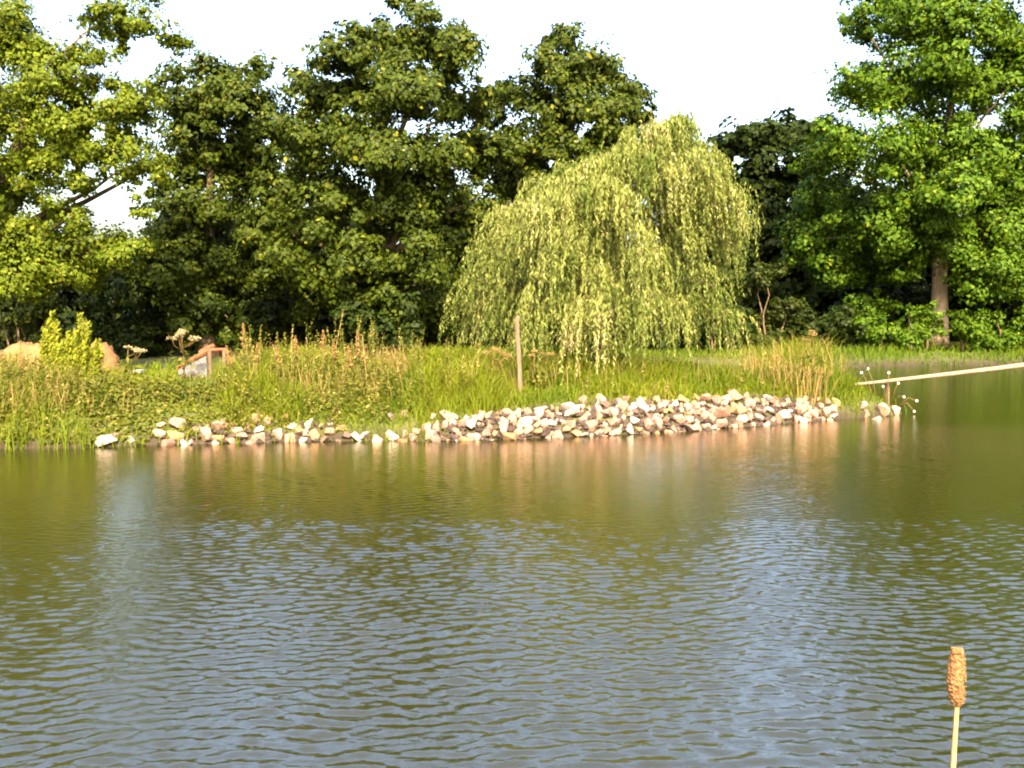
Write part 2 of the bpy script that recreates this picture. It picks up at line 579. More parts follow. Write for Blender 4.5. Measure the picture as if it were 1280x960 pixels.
def bush(name, label, cat, boxes, d, leafm, leafL, dens, depth=.6, stems=5, group=None):
    px0 = sum(b[0] for b in boxes) / len(boxes)
    bx = at(px0, 440, d)[0]
    root = empty(name, (bx, d, gz(bx, d) - .05), label, cat, group)
    org = np.array(root.location)
    lobes = []
    for px, py, r in boxes:
        p = at(px, py, d + random.uniform(-depth, depth)) - org
        lobes.append((p, r * d / F, 1.0))
    v, q, tn = foliage(lobes, leafL, dens)
    o = mesh('foliage', v, quads=q, mat=M[leafm], parent=root, tint=tn)
    o['kind'] = 'stuff'
    for i in random.sample(range(len(lobes)), min(stems, len(lobes))):
        c = lobes[i][0]
        a = np.array([c[0] * .6, c[1] * .6, gz(bx + c[0] * .6, d + c[1] * .6) - org[2] - .05])
        v, fc = tube(limb_path(a, c, .05), np.linspace(.05, .015, 6), 6, .05)
        mesh('stem', v, fc, mat=M['bark'], parent=root, smooth=True)
    return root


# hedges in the shade under and behind the trees
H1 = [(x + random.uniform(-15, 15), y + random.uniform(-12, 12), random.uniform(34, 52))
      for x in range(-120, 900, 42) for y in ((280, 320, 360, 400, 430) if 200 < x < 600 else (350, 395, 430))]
bush('hedge', 'dark hedge filling the shade under the trees on the left', 'hedge', H1, 40, 'leaf_shaded', .30, 400, 1.6, 14)
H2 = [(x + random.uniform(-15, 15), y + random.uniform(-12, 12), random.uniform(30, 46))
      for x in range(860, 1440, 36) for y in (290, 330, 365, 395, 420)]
bush('hedge', 'dark hedge behind the tan trunk on the far right bank', 'hedge', H2, 50, 'leaf_shaded', .36, 280, 1.6, 14)

for k_, (px, py, d, lab) in enumerate((
        (20, 405, 33.5, 'dim shrub behind the tan earth heap'),
        (150, 415, 33.5, 'dark shrub right of the saplings, behind the white slab'),
        (215, 405, 34.0, 'dark shrub behind the tall umbel plant'),
        (300, 400, 33.5, 'dark shrub behind the leftmost brown seed spike'),
        (375, 398, 34.2, 'dark shrub behind the lone brown seed spike'),
        (470, 408, 28.4, 'dark shrub at the foot of the tallest tree'),
        (540, 402, 34, 'dark shrub at the left flank of the willow'),
        (890, 408, 37.5, 'dark shrub under the right edge of the willow'),
        (950, 405, 38.5, 'dark shrub behind the tan grass tufts'),
        (1030, 408, 38.5, 'dark shrub at the back of the inlet, right of the tan grass'))):
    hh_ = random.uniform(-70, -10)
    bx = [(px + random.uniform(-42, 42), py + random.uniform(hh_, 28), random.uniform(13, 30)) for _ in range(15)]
    bush('shrub', lab, 'shrub', bx, d + random.uniform(-.8, 1.5), ('leaf_shrub', 'leaf_shaded')[k_ % 2], .15, 1500, 1.1, 5)

# bushes along the far right bank
for (pxs, d, lab) in (
        ((1085, 1110, 1095), 38.3, 'leafy bush at the left end of the far right bank'),
        ((1140, 1160, 1150), 38.6, 'leafy bush just left of the tan trunk on the far bank'),
        ((1195, 1215, 1230), 38.8, 'leafy bush just right of the tan trunk on the far bank'),
        ((1255, 1280, 1300), 38.6, 'leafy bush at the right edge on the far bank')):
    bx = [(p + random.uniform(-8, 8), 418 + random.uniform(-10, 12), random.uniform(16, 24)) for p in pxs] + \
         [(p + random.uniform(-14, 14), 402 + random.uniform(-12, 8), random.uniform(12, 17)) for p in pxs]
    bush('bush', lab, 'bush', bx, d, 'leaf_green', .13, 2200, .5, 4)


# ------------------------------------------------------------------ weeping willow
def willow():
    D = 19.6
    base = at(742, 455, D)
    bx = base[0]
    root = empty('weeping_willow', (bx, D, gz(bx, D) - .05), 'pale yellow-green weeping willow with drooping strands on the grassy point', 'tree')
    org = np.array(root.location)
    # crown outline: photo x, y of the dome top edge
    ox = np.array([566, 580, 600, 640, 690, 740, 790, 830, 865, 890, 912, 940, 955])
    oy = np.array([430, 360, 312, 242, 198, 182, 154, 134, 144, 182, 228, 268, 315])
    V, Q, T, off = [], [], [], 0
    tp = np.array([[0, 0, -.05], [.03, 0, .5], [.10, .02, 1.1], [.22, .05, 1.8], [.42, .05, 2.6], [.7, .0, 3.4], [1.0, -.05, 4.2]])
    boughs = []
    nb = 175
    low = [(620, 372, -.5), (655, 380, -.7), (690, 375, -.85), (715, 385, -.9), (742, 378, -.95), (770, 386, -.9), (735, 340, -.8), (700, 330, -.8),
           (800, 380, -.85), (830, 384, -.8), (860, 380, -.6), (720, 395, -1.0), (750, 398, -1.0), (675, 396, -.9)]
    for i in range(nb + len(low)):
        f = -1 + 2 * ((i * .618034 + .13) % 1.0)
        px = 754 + f * (166 if f < 0 else 172)
        dep = (random.uniform(-1, 1) if i % 3 else random.uniform(-1, -.2)) * math.sqrt(max(0.0, 1 - f * f))
        ytop = np.interp(px, ox, oy)
        s = math.sqrt(max(0, 1 - dep * dep))
        ytop = ytop + (1 - s) * (330 - ytop) * .9
        lay = (i * .7549) % 1.0 if i % 5 < 3 else .0
        ytop = ytop + max(0.0, 395 - ytop) * lay ** 1.2 + abs(random.gauss(0, 10))
        p = at(px, min(ytop, 402), D + dep * 2.7) - org
        if i >= nb:
            p = at(low[i - nb][0], low[i - nb][1], D + low[i - nb][2] * 2.5) - org
        elif i % 9 == 0:
            p = p + np.array([p[0] - .2, p[1], 0]) * .10
        # arching bough from the upper trunk over to its tip
        hz = float(np.clip(p[2] * .8, 1.3, 4.1))
        a = np.array([np.interp(hz, tp[:, 2], tp[:, 0]), np.interp(hz, tp[:, 2], tp[:, 1]), hz])
        t = np.linspace(0, 1, 9)[:, None]
        rise = .35 + .14 * np.linalg.norm((p - a)[:2])
        path = a + (p - a) * t + np.array([0, 0, rise]) * (4 * t * (1 - t)) * .55
        path[1:-1] += RNG.normal(0, .035, (7, 3))
        boughs.append(path)
        out = np.array([p[0] - a[0], p[1] - a[1], 0])
        out = out / max(.5, np.linalg.norm(out))
        bt = RNG.normal(0, .17)
        ns = random.randint(21, 30)
        for s_ in range(ns):
            u = 1 - .62 * random.random() ** 1.5
            st = np.array([np.interp(u, t[:, 0], path[:, j]) for j in range(3)]) + RNG.normal(0, 1, 3) * np.array([.10, .10, .05])
            L = random.uniform(.30, 1.05) * (1.5 if random.random() < .15 else 1.0)
            L = min(L, max(.25, st[2] - random.uniform(.05, .5)))
            n = max(8, int(L / .021))
            tt = np.linspace(0, 1, n)[:, None]
            o2 = out + RNG.normal(0, .3, 3)
            pth = st + np.array([0, 0, -1.0]) * L * tt ** 1.25 + o2 * np.array([1, 1, 0]) * .30 * np.sqrt(tt) * min(1, L + .2)
            pth += .015 * np.sin(tt * 9 + random.uniform(0, 6)) * RNG.normal(0, 1, 3)
            side = rdir(n) * np.array([1, 1, .3])
            c = pth + side * .026
            nrm = unit(side * .6 + out * .35 + np.array([0, 0, .3]) + RNG.normal(0, .45, (n, 3)))
            ax = np.array([0, 0, -1.0]) + side * .7 + o2 * .15 + RNG.normal(0, .2, (n, 3))
            Ls = RNG.uniform(.07, .13, n) * (1.1 - .3 * tt[:, 0])
            v, q = leaves(c, nrm, ax, Ls, Ls * .25)
            V.append(v)
            Q.append(q + off)
            off += len(v)
            T.append(np.clip(RNG.normal(.42 + bt + random.gauss(0, .09), .2, n), 0, 1))
    o = mesh('crown', np.concatenate(V), quads=np.concatenate(Q), mat=M['leaf_willow'], parent=root, tint=np.concatenate(T))
    o['kind'] = 'stuff'
    # trunk and arching limbs
    v, fc = tube(tp, [.19, .15, .13, .11, .09, .06, .03], 9, .06)
    mesh('trunk', v, fc, mat=M['bark'], parent=root, smooth=True)
    for path in boughs[::2]:
        v, fc = tube(path, np.linspace(.030, .006, 9), 5, .05)
        mesh('limb', v, fc, mat=M['bark'], parent=root, smooth=True)


willow()

# ------------------------------------------------------------------ grass, weeds
HPX = [-150, 0, 90, 150, 185, 265, 295, 340, 470, 520, 600, 660, 760, 900, 960, 1000, 1050, 1085, 1130, 1200]
HHT = [.60, .50, .42, .24, .15, .16, .52, .54, .52, .54, .55, .56, .50, .46, .62, .80, .72, .40, .15, .15]


def veg_h(x, y):
    return np.interp(px_of(x, y), HPX, HHT)


def blades(x, y, z, h, wid, lean, tint_mu, name, mat, label):
    n = len(x)
    b = np.stack([x, y, z - .03], -1)
    a = RNG.uniform(0, 2 * np.pi, n)
    side = np.stack([np.cos(a), np.sin(a), np.zeros(n)], -1) * (wid * RNG.uniform(.6, 1.4, n))[:, None]
    a2 = RNG.uniform(0, 2 * np.pi, n)
    ln = np.stack([np.cos(a2), np.sin(a2), np.zeros(n)], -1) * (lean * h * RNG.uniform(.1, 1.2, n))[:, None]
    hh = h[:, None] * np.array([0, 0, 1.0])
    m1 = b + hh * .5 + ln * .22
    m2 = b + hh * .85 + ln * .65
    tp = b + hh * RNG.uniform(.9, 1.03, (n, 1)) + ln * 1.05
    v = np.stack([b - side * .5, b + side * .5, m1 + side * .5, m1 - side * .5, m2 + side * .32, m2 - side * .32, tp], 1).reshape(-1, 3)
    i = np.arange(n) * 7
    q = np.concatenate([np.stack([i, i + 1, i + 2, i + 3], -1), np.stack([i + 3, i + 2, i + 4, i + 5], -1)])
    t = np.stack([i + 5, i + 4, i + 6], -1)
    tn = np.clip(RNG.normal(0, .16, n) + tint_mu, 0, 1)
    o = mesh(name, v, quads=q, tris=t, mat=mat, tint=np.concatenate([tn, tn, tn]))
    return tag(o, label, name.replace('_', ' '), None, 'stuff')


def scatter(n, x0, x1, y0, y1, cond):
    x = RNG.uniform(x0, x1, n)
    y = RNG.uniform(y0, y1, n)
    d = sdist(x, y)
    k = cond(x, y, d, px_of(x, y))
    return x[k], y[k], d[k]


def patch(x, y, s, seed):
    return vnoise(x, y, s, seed)


# meadow grass over the point, starting behind the stones
def bank_depth(p):
    return np.interp(p, [0, 60, 120, 200, 420, 445, 530, 600, 650, 780, 900, 1000, 1045, 1060, 1130],
                     [-.05, 0, .12, .18, .18, .05, .10, .48, .60, .68, .58, .44, .26, .1, .3])


x, y, d = scatter(150000, -9.5, 8, 13.8, 23, lambda x, y, d, p: (d > bank_depth(p) + RNG.uniform(-.12, .2, len(p))) & (p > -60) & (p < 1150)
                  & (RNG.uniform(0, 1, len(p)) < np.where(y > 19, .35, .8)) & ((p > 280) | (RNG.uniform(0, 1, len(p)) < .5)))
pn = patch(x, y, 1.6, 31)
h = veg_h(x, y) * RNG.uniform(.55, 1.15, len(x)) * (1 + .3 * pn) * (1 + .28 * patch(x, y, 4.5, 61)) * np.clip(.45 + (d - bank_depth(px_of(x, y))) * .6, .35, 1) * np.where(y > 19.0, .8, 1)
h = np.minimum(h * (1 + .22 * patch(x, y, 2.2, 91)), veg_h(x, y) * 1.4)
blades(x, y, ground_z(x, y), np.maximum(h, .08), np.full(len(x), .012), .75, np.clip(.36 + .20 * pn + .16 * patch(x, y, 4, 5), .05, 1),
       'meadow_grass', M['grass'], 'sunlit yellow-green grass covering the point')
# dry, brownish taller grass
x, y, d = scatter(60000, -9.5, 8, 14.5, 21, lambda x, y, d, p: (d > bank_depth(p) + .5) & (RNG.uniform(0, 1, len(p)) < np.interp(
    p, [0, 120, 180, 280, 300, 480, 520, 900, 950, 1000, 1050, 1075], [.30, .20, .03, .03, .12, .10, .06, .05, .07, .08, .06, 0])) & ((y > 15.6) | (p < 190)) & (p > -40))
h = veg_h(x, y) * RNG.uniform(.9, 1.45, len(x))
blades(x, y, ground_z(x, y), h, np.full(len(x), .008), .35, np.full(len(x), .5), 'dry_grass', M['straw'], 'tall tan dry grass stems above the green grass')
# field behind on the left and far banks
x, y, d = scatter(62000, -22, 26, 17, 44, lambda x, y, d, p: (d > -.12) & (((y > 22) & (y < 27) & (p < 560)) | ((y > 33.2) & (p > 1050)) | ((y > 23) & (x < 8) & (y < 27)) | ((y > 33) & (p > 560))) & (p > -60) & (p < 1330))
h = RNG.uniform(.10, .34, len(x)) * (1 + .4 * patch(x, y, 1.0, 9))
blades(x, y, ground_z(x, y), h, np.full(len(x), .03), .5, np.clip(np.where(px_of(x, y) > 560, .0, .16) + .2 * patch(x, y, .8, 12), 0, 1), 'field_grass', M['grass'],  # blades on the far side tinted darker, painting in the bank's shade
       'rough grass on the ground behind the point')
# reeds and sedge at the water's edge, far left
x, y, d = scatter(26000, -10, 8, 13.4, 19, lambda x, y, d, p: (d > -.22) & (d < .25) & (p > -60) & (RNG.uniform(0, 1, len(p)) < np.interp(
    p, [0, 90, 125, 190, 440, 540, 560, 1040, 1065, 1130], [.8, .8, .5, .35, .45, .6, .05, .04, .45, .15])))
h = RNG.uniform(.15, .5, len(x)) * np.interp(px_of(x, y), [0, 110, 130, 1200], [1.2, 1, .6, .6])
blades(x, y, ground_z(x, y), h, np.full(len(x), .014), .35, np.full(len(x), .4), 'sedge', M['grass'], "green sedge blades along the water's edge")


# leafy weeds on the left half of the bank
def weeds():
    x, y, d = scatter(5200, -9.8, 1.2, 13.8, 17.6, lambda x, y, d, p: (d > .02) & (p > -60) & (RNG.uniform(0, 1, len(p)) < np.interp(
        p, [0, 380, 440, 520, 640], [.85, .85, .5, .25, .05])) & (d < 2.6) & (d > np.interp(p, [0, 190, 200, 450, 640], [.0, .02, .10, .14, .9])))
    z = ground_z(x, y)
    p = px_of(x, y)
    H = veg_h(x, y) * RNG.uniform(.4, 1.35, len(x)) * (1 + .42 * vnoise(x, y, 3.0, 77)) * np.clip(.45 + d * .5, .4, 1)
    C, N, A, L, T = [], [], [], [], []
    for i in range(len(x)):
        n = int(10 + 26 * H[i])
        t = RNG.uniform(.1, 1, n)
        a = RNG.uniform(0, 6.283, n)
        lx = RNG.normal(0, .16)
        ly = RNG.normal(0, .16)
        o = np.stack([np.cos(a), np.sin(a), np.zeros(n)], -1)
        r = RNG.uniform(.03, .10, (n, 1))
        c = np.stack([x[i] + lx * t * H[i], y[i] + ly * t * H[i], z[i] + t * H[i]], -1) + o * r
        C.append(c)
        N.append(unit(o * .4 + np.array([0, -.15, .8]) + RNG.normal(0, .4, (n, 3))))
        A.append(o + np.array([0, 0, .25]))
        big = np.interp(p[i], [0, 90, 120, 240, 280, 700], [.9, .95, 1.15, 1.15, .8, .75])
        L.append(RNG.uniform(.045, .11, n) * (1.2 - .6 * t) * big)
        dead = np.interp(p[i], [0, 100, 250, 300, 420, 700], [.56, .44, .40, .54, .58, .45])
        T.append(np.clip(RNG.normal(dead + RNG.normal(0, .12), .16, n), 0, 1))
    C, N, A, L, T = map(np.concatenate, (C, N, A, L, T))
    v, q = leaves(C, N, A, L, L * .5)
    o = mesh('weeds', v, quads=q, mat=M['weed'], tint=T)
    tag(o, 'dense leafy weeds on the left half of the bank', 'weeds', None, 'stuff')


weeds()


def weed_stalks():
    x, y, d = scatter(3800, -9.5, 7.5, 14.4, 18.4, lambda x, y, d, p: (d > .5) & (d < 3.2) & (p > -50) & (RNG.uniform(0, 1, len(p)) < np.interp(
        p, [0, 70, 110, 180, 275, 300, 420, 540, 600, 900, 950, 1010, 1055, 1080], [.30, .30, .10, .03, .03, .40, .42, .25, .10, .05, .30, .40, .25, 0])))
    H = np.interp(px_of(x, y), [0, 100, 200, 290, 300, 420, 540, 640, 900, 1000, 1060], [.66, .5, .3, .35, .98, .98, .85, .58, .5, .95, .85]) \
        * (.45 + .85 * RNG.uniform(0, 1, len(x)) ** 1.3) * (1 + .18 * vnoise(x, y, 3.5, 41))
    z = ground_z(x, y)
    C, N, A, L, W, T = [], [], [], [], [], []
    for i in range(len(x)):
        lx, ly = RNG.normal(0, .10, 2)
        k = 9                                     # stem segments as slim blades
        t = (np.arange(k) + .5) / k
        base = np.array([x[i], y[i], z[i]])
        up = np.array([lx, ly, 1.0]) * H[i]
        C.append(base + up * t[:, None])
        a = RNG.uniform(0, 6.283)
        N.append(np.tile([math.cos(a), math.sin(a) - .6, .0], (k, 1)))
        A.append(np.tile(up, (k, 1)))
        L.append(np.full(k, H[i] / k * 1.35))
        W.append(np.full(k, .014))
        T.append(np.full(k, RNG.uniform(.45, 1)))
        n = int(14 + 26 * H[i])
        kind = RNG.uniform()
        t = RNG.uniform(.25, 1.02, n) if kind < .5 else RNG.uniform(.6, 1.02, n)
        a = RNG.uniform(0, 6.283, n)
        o = np.stack([np.cos(a), np.sin(a), np.zeros(n)], -1)
        w = (.07 if kind < .5 else .04) * (1.1 - .75 * t)
        C.append(base + up * t[:, None] + o * w[:, None])
        N.append(unit(o * .5 + np.array([0, -.3, .6]) + RNG.normal(0, .4, (n, 3))))
        A.append(o * .8 + np.array([0, 0, .5]))
        L.append(RNG.uniform(.03, .075, n) * (1.25 - .6 * t))
        W.append(L[-1] * .5)
        T.append(np.clip(RNG.normal(.42 if kind < .5 else .74, .16, n), 0, 1))
    C, N, A, L, W, T = map(np.concatenate, (C, N, A, L, W, T))
    v, q = leaves(C, unit(N), A, L, W)
    o = mesh('weed_stalks', v, quads=q, mat=M['weed'], tint=T)
    tag(o, 'uneven upright weed stalks standing above the grass on the bank', 'weed stalks', None, 'stuff')


weed_stalks()


# ------------------------------------------------------------------ countable plants
def stem_tube(root, path, r, mat, name='stem', sides=5):
    v, fc = tube(path, r, sides)
    return mesh(name, v, fc, mat=M[mat], parent=root, smooth=True)


def seed_spike(name, label, cat, px, py, d, w=.07, frac=.42, leafn=24, group=None, mat='seed'):
    p = at(px, py, d)
    x0 = p[0] + random.uniform(-.08, .08)
    z0 = gz(x0, d)
    root = empty(name, (x0, d, z0 - .03), label, cat, group)
    H = p[2] - z0 + .03
    top = np.array([p[0] - x0, 0, H])
    n = 8
    t = np.linspace(0, 1, n)[:, None]
    path = top * t
    path[:, 0] = top[0] * t[:, 0] ** 1.8
    stem_tube(root, path, np.linspace(.010, .004, n), 'straw')
    k = 260
    tt = 1 - frac + frac * RNG.uniform(0, 1, k) ** .9
    c = np.stack([top[0] * tt ** 1.8, np.zeros(k), H * tt], -1)
    whorl = .6 + .4 * np.sin(tt * H * 60)
    r = w * whorl * np.clip((1.03 - tt) / frac * 1.6, .12, 1)
    a = RNG.uniform(0, 6.283, k)
    c += np.stack([np.cos(a), np.sin(a), RNG.normal(0, .2, k)], -1) * (r * RNG.uniform(.2, 1, k))[:, None]
    v, q = leaves(c, rdir(k), rdir(k), RNG.uniform(.022, .045, k), RNG.uniform(.018, .03, k))
    o = mesh('seed_spike', v, quads=q, mat=M[mat], parent=root, tint=RNG.uniform(0, 1, k))
    o['kind'] = 'stuff'
    if leafn:
        a = RNG.uniform(0, 6.283, leafn)
        tt = RNG.uniform(.05, .7, leafn)
        o_ = np.stack([np.cos(a), np.sin(a), np.zeros(leafn)], -1)
        c = np.stack([top[0] * tt ** 1.8, 0 * tt, H * tt], -1) + o_ * .09
        v, q = leaves(c, unit(np.array([0, 0, 1.0]) + RNG.normal(0, .4, (leafn, 3))), o_ + np.array([0, 0, .3]), RNG.uniform(.12, .24, leafn), RNG.uniform(.03, .06, leafn))
        o = mesh('foliage', v, quads=q, mat=M['weed'], parent=root, tint=RNG.uniform(.2, .8, leafn))
        o['kind'] = 'stuff'
    return root


DOCK = [(304, 404, 16.6, 'leftmost tall brown seed spike, right of the grey board'),
        (322, 428, 16.4, 'short brown seed spike just right of the leftmost tall spike'),
        (369, 420, 16.6, 'brown seed spike standing alone between two gaps in the weeds'),
        (404, 413, 16.7, 'left one of the close pair of brown seed spikes'),
        (416, 424, 16.5, 'right, shorter one of the close pair of brown seed spikes'),
        (436, 432, 16.4, 'pale stubby seed spike left of the slim dark one'),
        (446, 412, 16.7, 'slim dark seed spike left of the bent dry grass tuft'),
        (457, 431, 16.4, 'low seed spike touching the bent dry grass tuft'),
        (345, 432, 16.3, 'low seed spike over the dense middle of the weeds'),
        (30, 445, 15.6, 'thin brown stalk in front of the tan earth heap'),
        (283, 432, 16.5, 'weathered seed spike against the right end of the grey board')]
for px, py, d, lab in DOCK:
    seed_spike('dock_plant', lab, 'plant', px, py, d, group='brown seed spikes above the weeds')


def umbel_plant(px, py, d, label, nu=5, size=.11, mat='umbel'):
    p = at(px, py, d)
    z0 = gz(p[0], d)
    root = empty('umbel_plant', (p[0], d, z0 - .03), label, 'plant', 'flat-headed umbel plants')
    H = p[2] - z0 + .03
    main = np.array([[0, 0, 0], [.02, 0, H * .4], [-.01, 0, H * .75], [0, 0, H]])
    stem_tube(root, main, np.linspace(.014, .006, 4), 'straw')
    heads = [np.array([0, 0, H])]
    for i in range(nu - 1):
        a = random.uniform(0, 6.28)
        f = random.uniform(.55, .8)
        e = np.array([math.cos(a) * .28 * random.uniform(.6, 1.1), math.sin(a) * .22, H * random.uniform(.82, .98)])
        s = np.array([0, 0, H * f])
        stem_tube(root, np.stack([s, (s + e) / 2 + np.array([e[0] * .2, e[1] * .2, -.03]), e]), [.007, .006, .004], 'straw')
        heads.append(e)
    for hd in heads:
        k = 90
        a = RNG.uniform(0, 6.283, k)
        r = size * np.sqrt(RNG.uniform(0, 1, k)) * random.uniform(.6, 1.1)
        c = hd + np.stack([np.cos(a) * r, np.sin(a) * r, .02 - r * r * 5 + RNG.normal(0, .012, k)], -1)
        v, q = leaves(c, unit(np.array([0, -.2, 1.0]) + RNG.normal(0, .35, (k, 3))), rdir(k), RNG.uniform(.02, .035, k), RNG.uniform(.016, .028, k))
        o = mesh('umbel', v, quads=q, mat=M[mat], parent=root, tint=RNG.uniform(0, 1, k))
        o['kind'] = 'stuff'
    k = 40
    a = RNG.uniform(0, 6.283, k)
    o_ = np.stack([np.cos(a), np.sin(a), np.zeros(k)], -1)
    tt = RNG.uniform(.1, .65, k)
    c = o_ * RNG.uniform(.05, .25, (k, 1)) + np.stack([0 * tt, 0 * tt, tt * H], -1)
    v, q = leaves(c, unit(np.array([0, -.2, 1.0]) + RNG.normal(0, .4, (k, 3))), o_ + np.array([0, 0, .3]), RNG.uniform(.1, .2, k), RNG.uniform(.05, .09, k))
    o = mesh('foliage', v, quads=q, mat=M['weed'], parent=root, tint=RNG.uniform(.2, .7, k))
    o['kind'] = 'stuff'


umbel_plant(228, 413, 18.4, 'tall flat-headed umbel plant left of the grey board', 7, .10)
umbel_plant(160, 434, 18.8, 'small umbel plant above the white slab', 4, .09)
umbel_plant(617, 436, 16.6, 'umbel plant just left of the upright stake', 6, .10, 'straw')
umbel_plant(668, 440, 16.8, 'umbel plant just right of the upright stake', 4, .08, 'straw')
umbel_plant(1015, 415, 18.6, 'dry umbel plant at the right end of the grassy point', 5, .06, 'straw')

# bent dry tuft
def tuft(px, py, d, label, n=150, spread=.16, H=.8, lean=-.35, mat='straw', cat='grass tuft'):
    p = at(px, py, d)
    root_z = gz(p[0], d)
    b = np.zeros((n, 3))
    b[:, :2] = RNG.normal(0, spread * .4, (n, 2))
    tip = b + np.stack([RNG.normal(lean * H * .8, .12, n), RNG.normal(0, .15, n), H * RNG.uniform(.7, 1.05, n)], -1)
    md = b * .45 + tip * .55 + np.stack([RNG.normal(-lean * .14, .02, n), np.zeros(n), np.full(n, .06)], -1)
    s = np.stack([RNG.normal(0, 1, n), RNG.normal(0, 1, n), np.zeros(n)], -1)
    s = unit(s) * .006
    v = np.stack([b - s, b + s, md + s, md - s, tip], 1).reshape(-1, 3)
    i = np.arange(n) * 5
    q = np.stack([i, i + 1, i + 2, i + 3], -1)
    t = np.stack([i + 3, i + 2, i + 4], -1)
    tn = RNG.uniform(.2, 1, n)
    root = empty('grass_tuft', (p[0], d, root_z - .02), label, cat)
    o = mesh('blade_cluster', v, quads=q, tris=t, mat=M[mat], parent=root, tint=np.concatenate([tn, tn]))
    o['kind'] = 'stuff'
    k = 260
    j = RNG.integers(0, n, k)
    f = RNG.uniform(.65, 1, (k, 1))
    c = md[j] + (tip[j] - md[j]) * f + RNG.normal(0, .008, (k, 3))
    v, q = leaves(c, rdir(k), unit(tip[j] - md[j]), RNG.uniform(.03, .06, k), np.full(k, .012))
    o = mesh('seed_head', v, quads=q, mat=M['seed'], parent=root, tint=RNG.uniform(.3, 1, k))
    o['kind'] = 'stuff'


tuft(505, 470, 16.6, 'tall dry grass tuft bending left, above the middle of the weeds')
tuft(1012, 440, 18.0, 'dense tan grass tuft near the right end of the point', 55, .5, .72, .1)
tuft(975, 440, 18.3, 'loose tan grass tuft beside the right edge of the willow', 45, .4, .7, -.1)


def sapling(px, py_top, py_bot, d, halfw, label):
    bx = at(px, py_bot, d)[0]
    z0 = gz(bx, d)
    root = empty('willow_sapling', (bx, d, z0 - .05), label, 'sapling')
    top = at(px, py_top, d)[2] - z0
    C, N, A, T = [], [], [], []
    for i in range(48):
        a = random.uniform(0, 6.28)
        hw = halfw * random.uniform(.2, 1.0)
        e = np.array([math.cos(a) * hw, math.sin(a) * hw, top * (1 - .45 * (hw / halfw) ** 1.4) * random.uniform(.75, 1.0)])
        if i == 0:
            e = np.array([0, 0, top])
        s = np.array([random.gauss(0, .03), random.gauss(0, .03), 0])
        path = np.stack([s, s * .5 + e * np.array([.6, .6, .45]), e])
        stem_tube(root, path, [.012, .008, .004], 'bark', 'stem')
        n = 150
        t = RNG.uniform(.12, 1, n)
        c = np.stack([np.interp(t, [0, .45, 1], path[:, j]) for j in range(3)], -1)
        a = RNG.uniform(0, 6.283, n)
        o_ = np.stack([np.cos(a), np.sin(a), np.zeros(n)], -1)
        C.append(c + o_ * .035)
        N.append(unit(o_ * .7 + np.array([0, -.2, .5]) + RNG.normal(0, .35, (n, 3))))
        A.append(o_ * .6 + np.array([0, 0, .9]))
        T.append(RNG.uniform(.1, 1, n))
    C, N, A, T = map(np.concatenate, (C, N, A, T))
    L = RNG.uniform(.07, .13, len(C))
    v, q = leaves(C, N, A, L, L * .33)
    o = mesh('crown', v, quads=q, mat=M['leaf_sapling'], parent=root, tint=T)
    o['kind'] = 'stuff'


sapling(103, 386, 482, 16.4, .42, 'bright yellow-green sapling with a pointed top near the left edge')
sapling(68, 385, 478, 17.0, .24, 'thinner yellow-green sapling left of the pointed one')

# ------------------------------------------------------------------ stones
def hull_mesh(i, n=13):
    import bmesh
    r = np.random.default_rng(100 + i)
    p = unit(r.normal(size=(n, 3)))
    p = np.sign(p) * np.abs(p) ** .8
    p *= r.uniform(.85, 1.1, (n, 1))
    p *= np.array([.5 * r.uniform(.9, 1.15), .5 * r.uniform(.7, 1.0), .5 * r.uniform(.6, .92)])
    bm = bmesh.new()
    for q in p:
        bm.verts.new(q)
    res = bmesh.ops.convex_hull(bm, input=bm.verts)
    bmesh.ops.delete(bm, geom=[g for g in res['geom_interior'] if isinstance(g, bmesh.types.BMVert)], context='VERTS')
    me = bpy.data.meshes.new('stone')
    bm.to_mesh(me)
    bm.free()
    return me


STONE_COL = [[(.3, (.22, .118, .084)), (.7, (.36, .215, .16))], [(.3, (.24, .175, .14)), (.7, (.38, .30, .245))],
             [(.3, (.17, .082, .055)), (.7, (.28, .150, .105))], [(.3, (.085, .052, .042)), (.7, (.15, .095, .075))],
             [(.3, (.17, .095, .045)), (.7, (.26, .155, .075))]]
SM = [noise_mat('stone_%s' % n, c, 5, .8, .5, 16, rand=.35) for n, c in zip(('pink', 'white', 'rose', 'grey', 'tan'), STONE_COL)]
STONES = []
for i in range(20):
    me = hull_mesh(i)
    me.materials.append(SM[[0, 1, 2, 0, 3, 0, 2, 1, 4, 0][i % 10]])
    STONES.append(me)


def put_stone(x, y, s, parent=None, lift=0.0, rel=None, var=None, name='stone', flat=1.0):
    me = STONES[var if var is not None else random.randrange(len(STONES))]
    o = bpy.data.objects.new(name, me)
    COL.objects.link(o)
    z = max(gz(x, y), -.05) + s * .17 * flat + lift
    loc = np.array([x, y, z])
    if parent is not None:
        o.parent = parent
        loc = loc - np.array(parent.location)
    o.location = tuple(loc)
    o.rotation_euler = (random.gauss(0, .55), random.gauss(0, .55), random.uniform(0, 6.28))
    k = random.uniform(.85, 1.15)
    o.scale = (s * k, s / k, s * random.uniform(.85, 1.2))
    return o


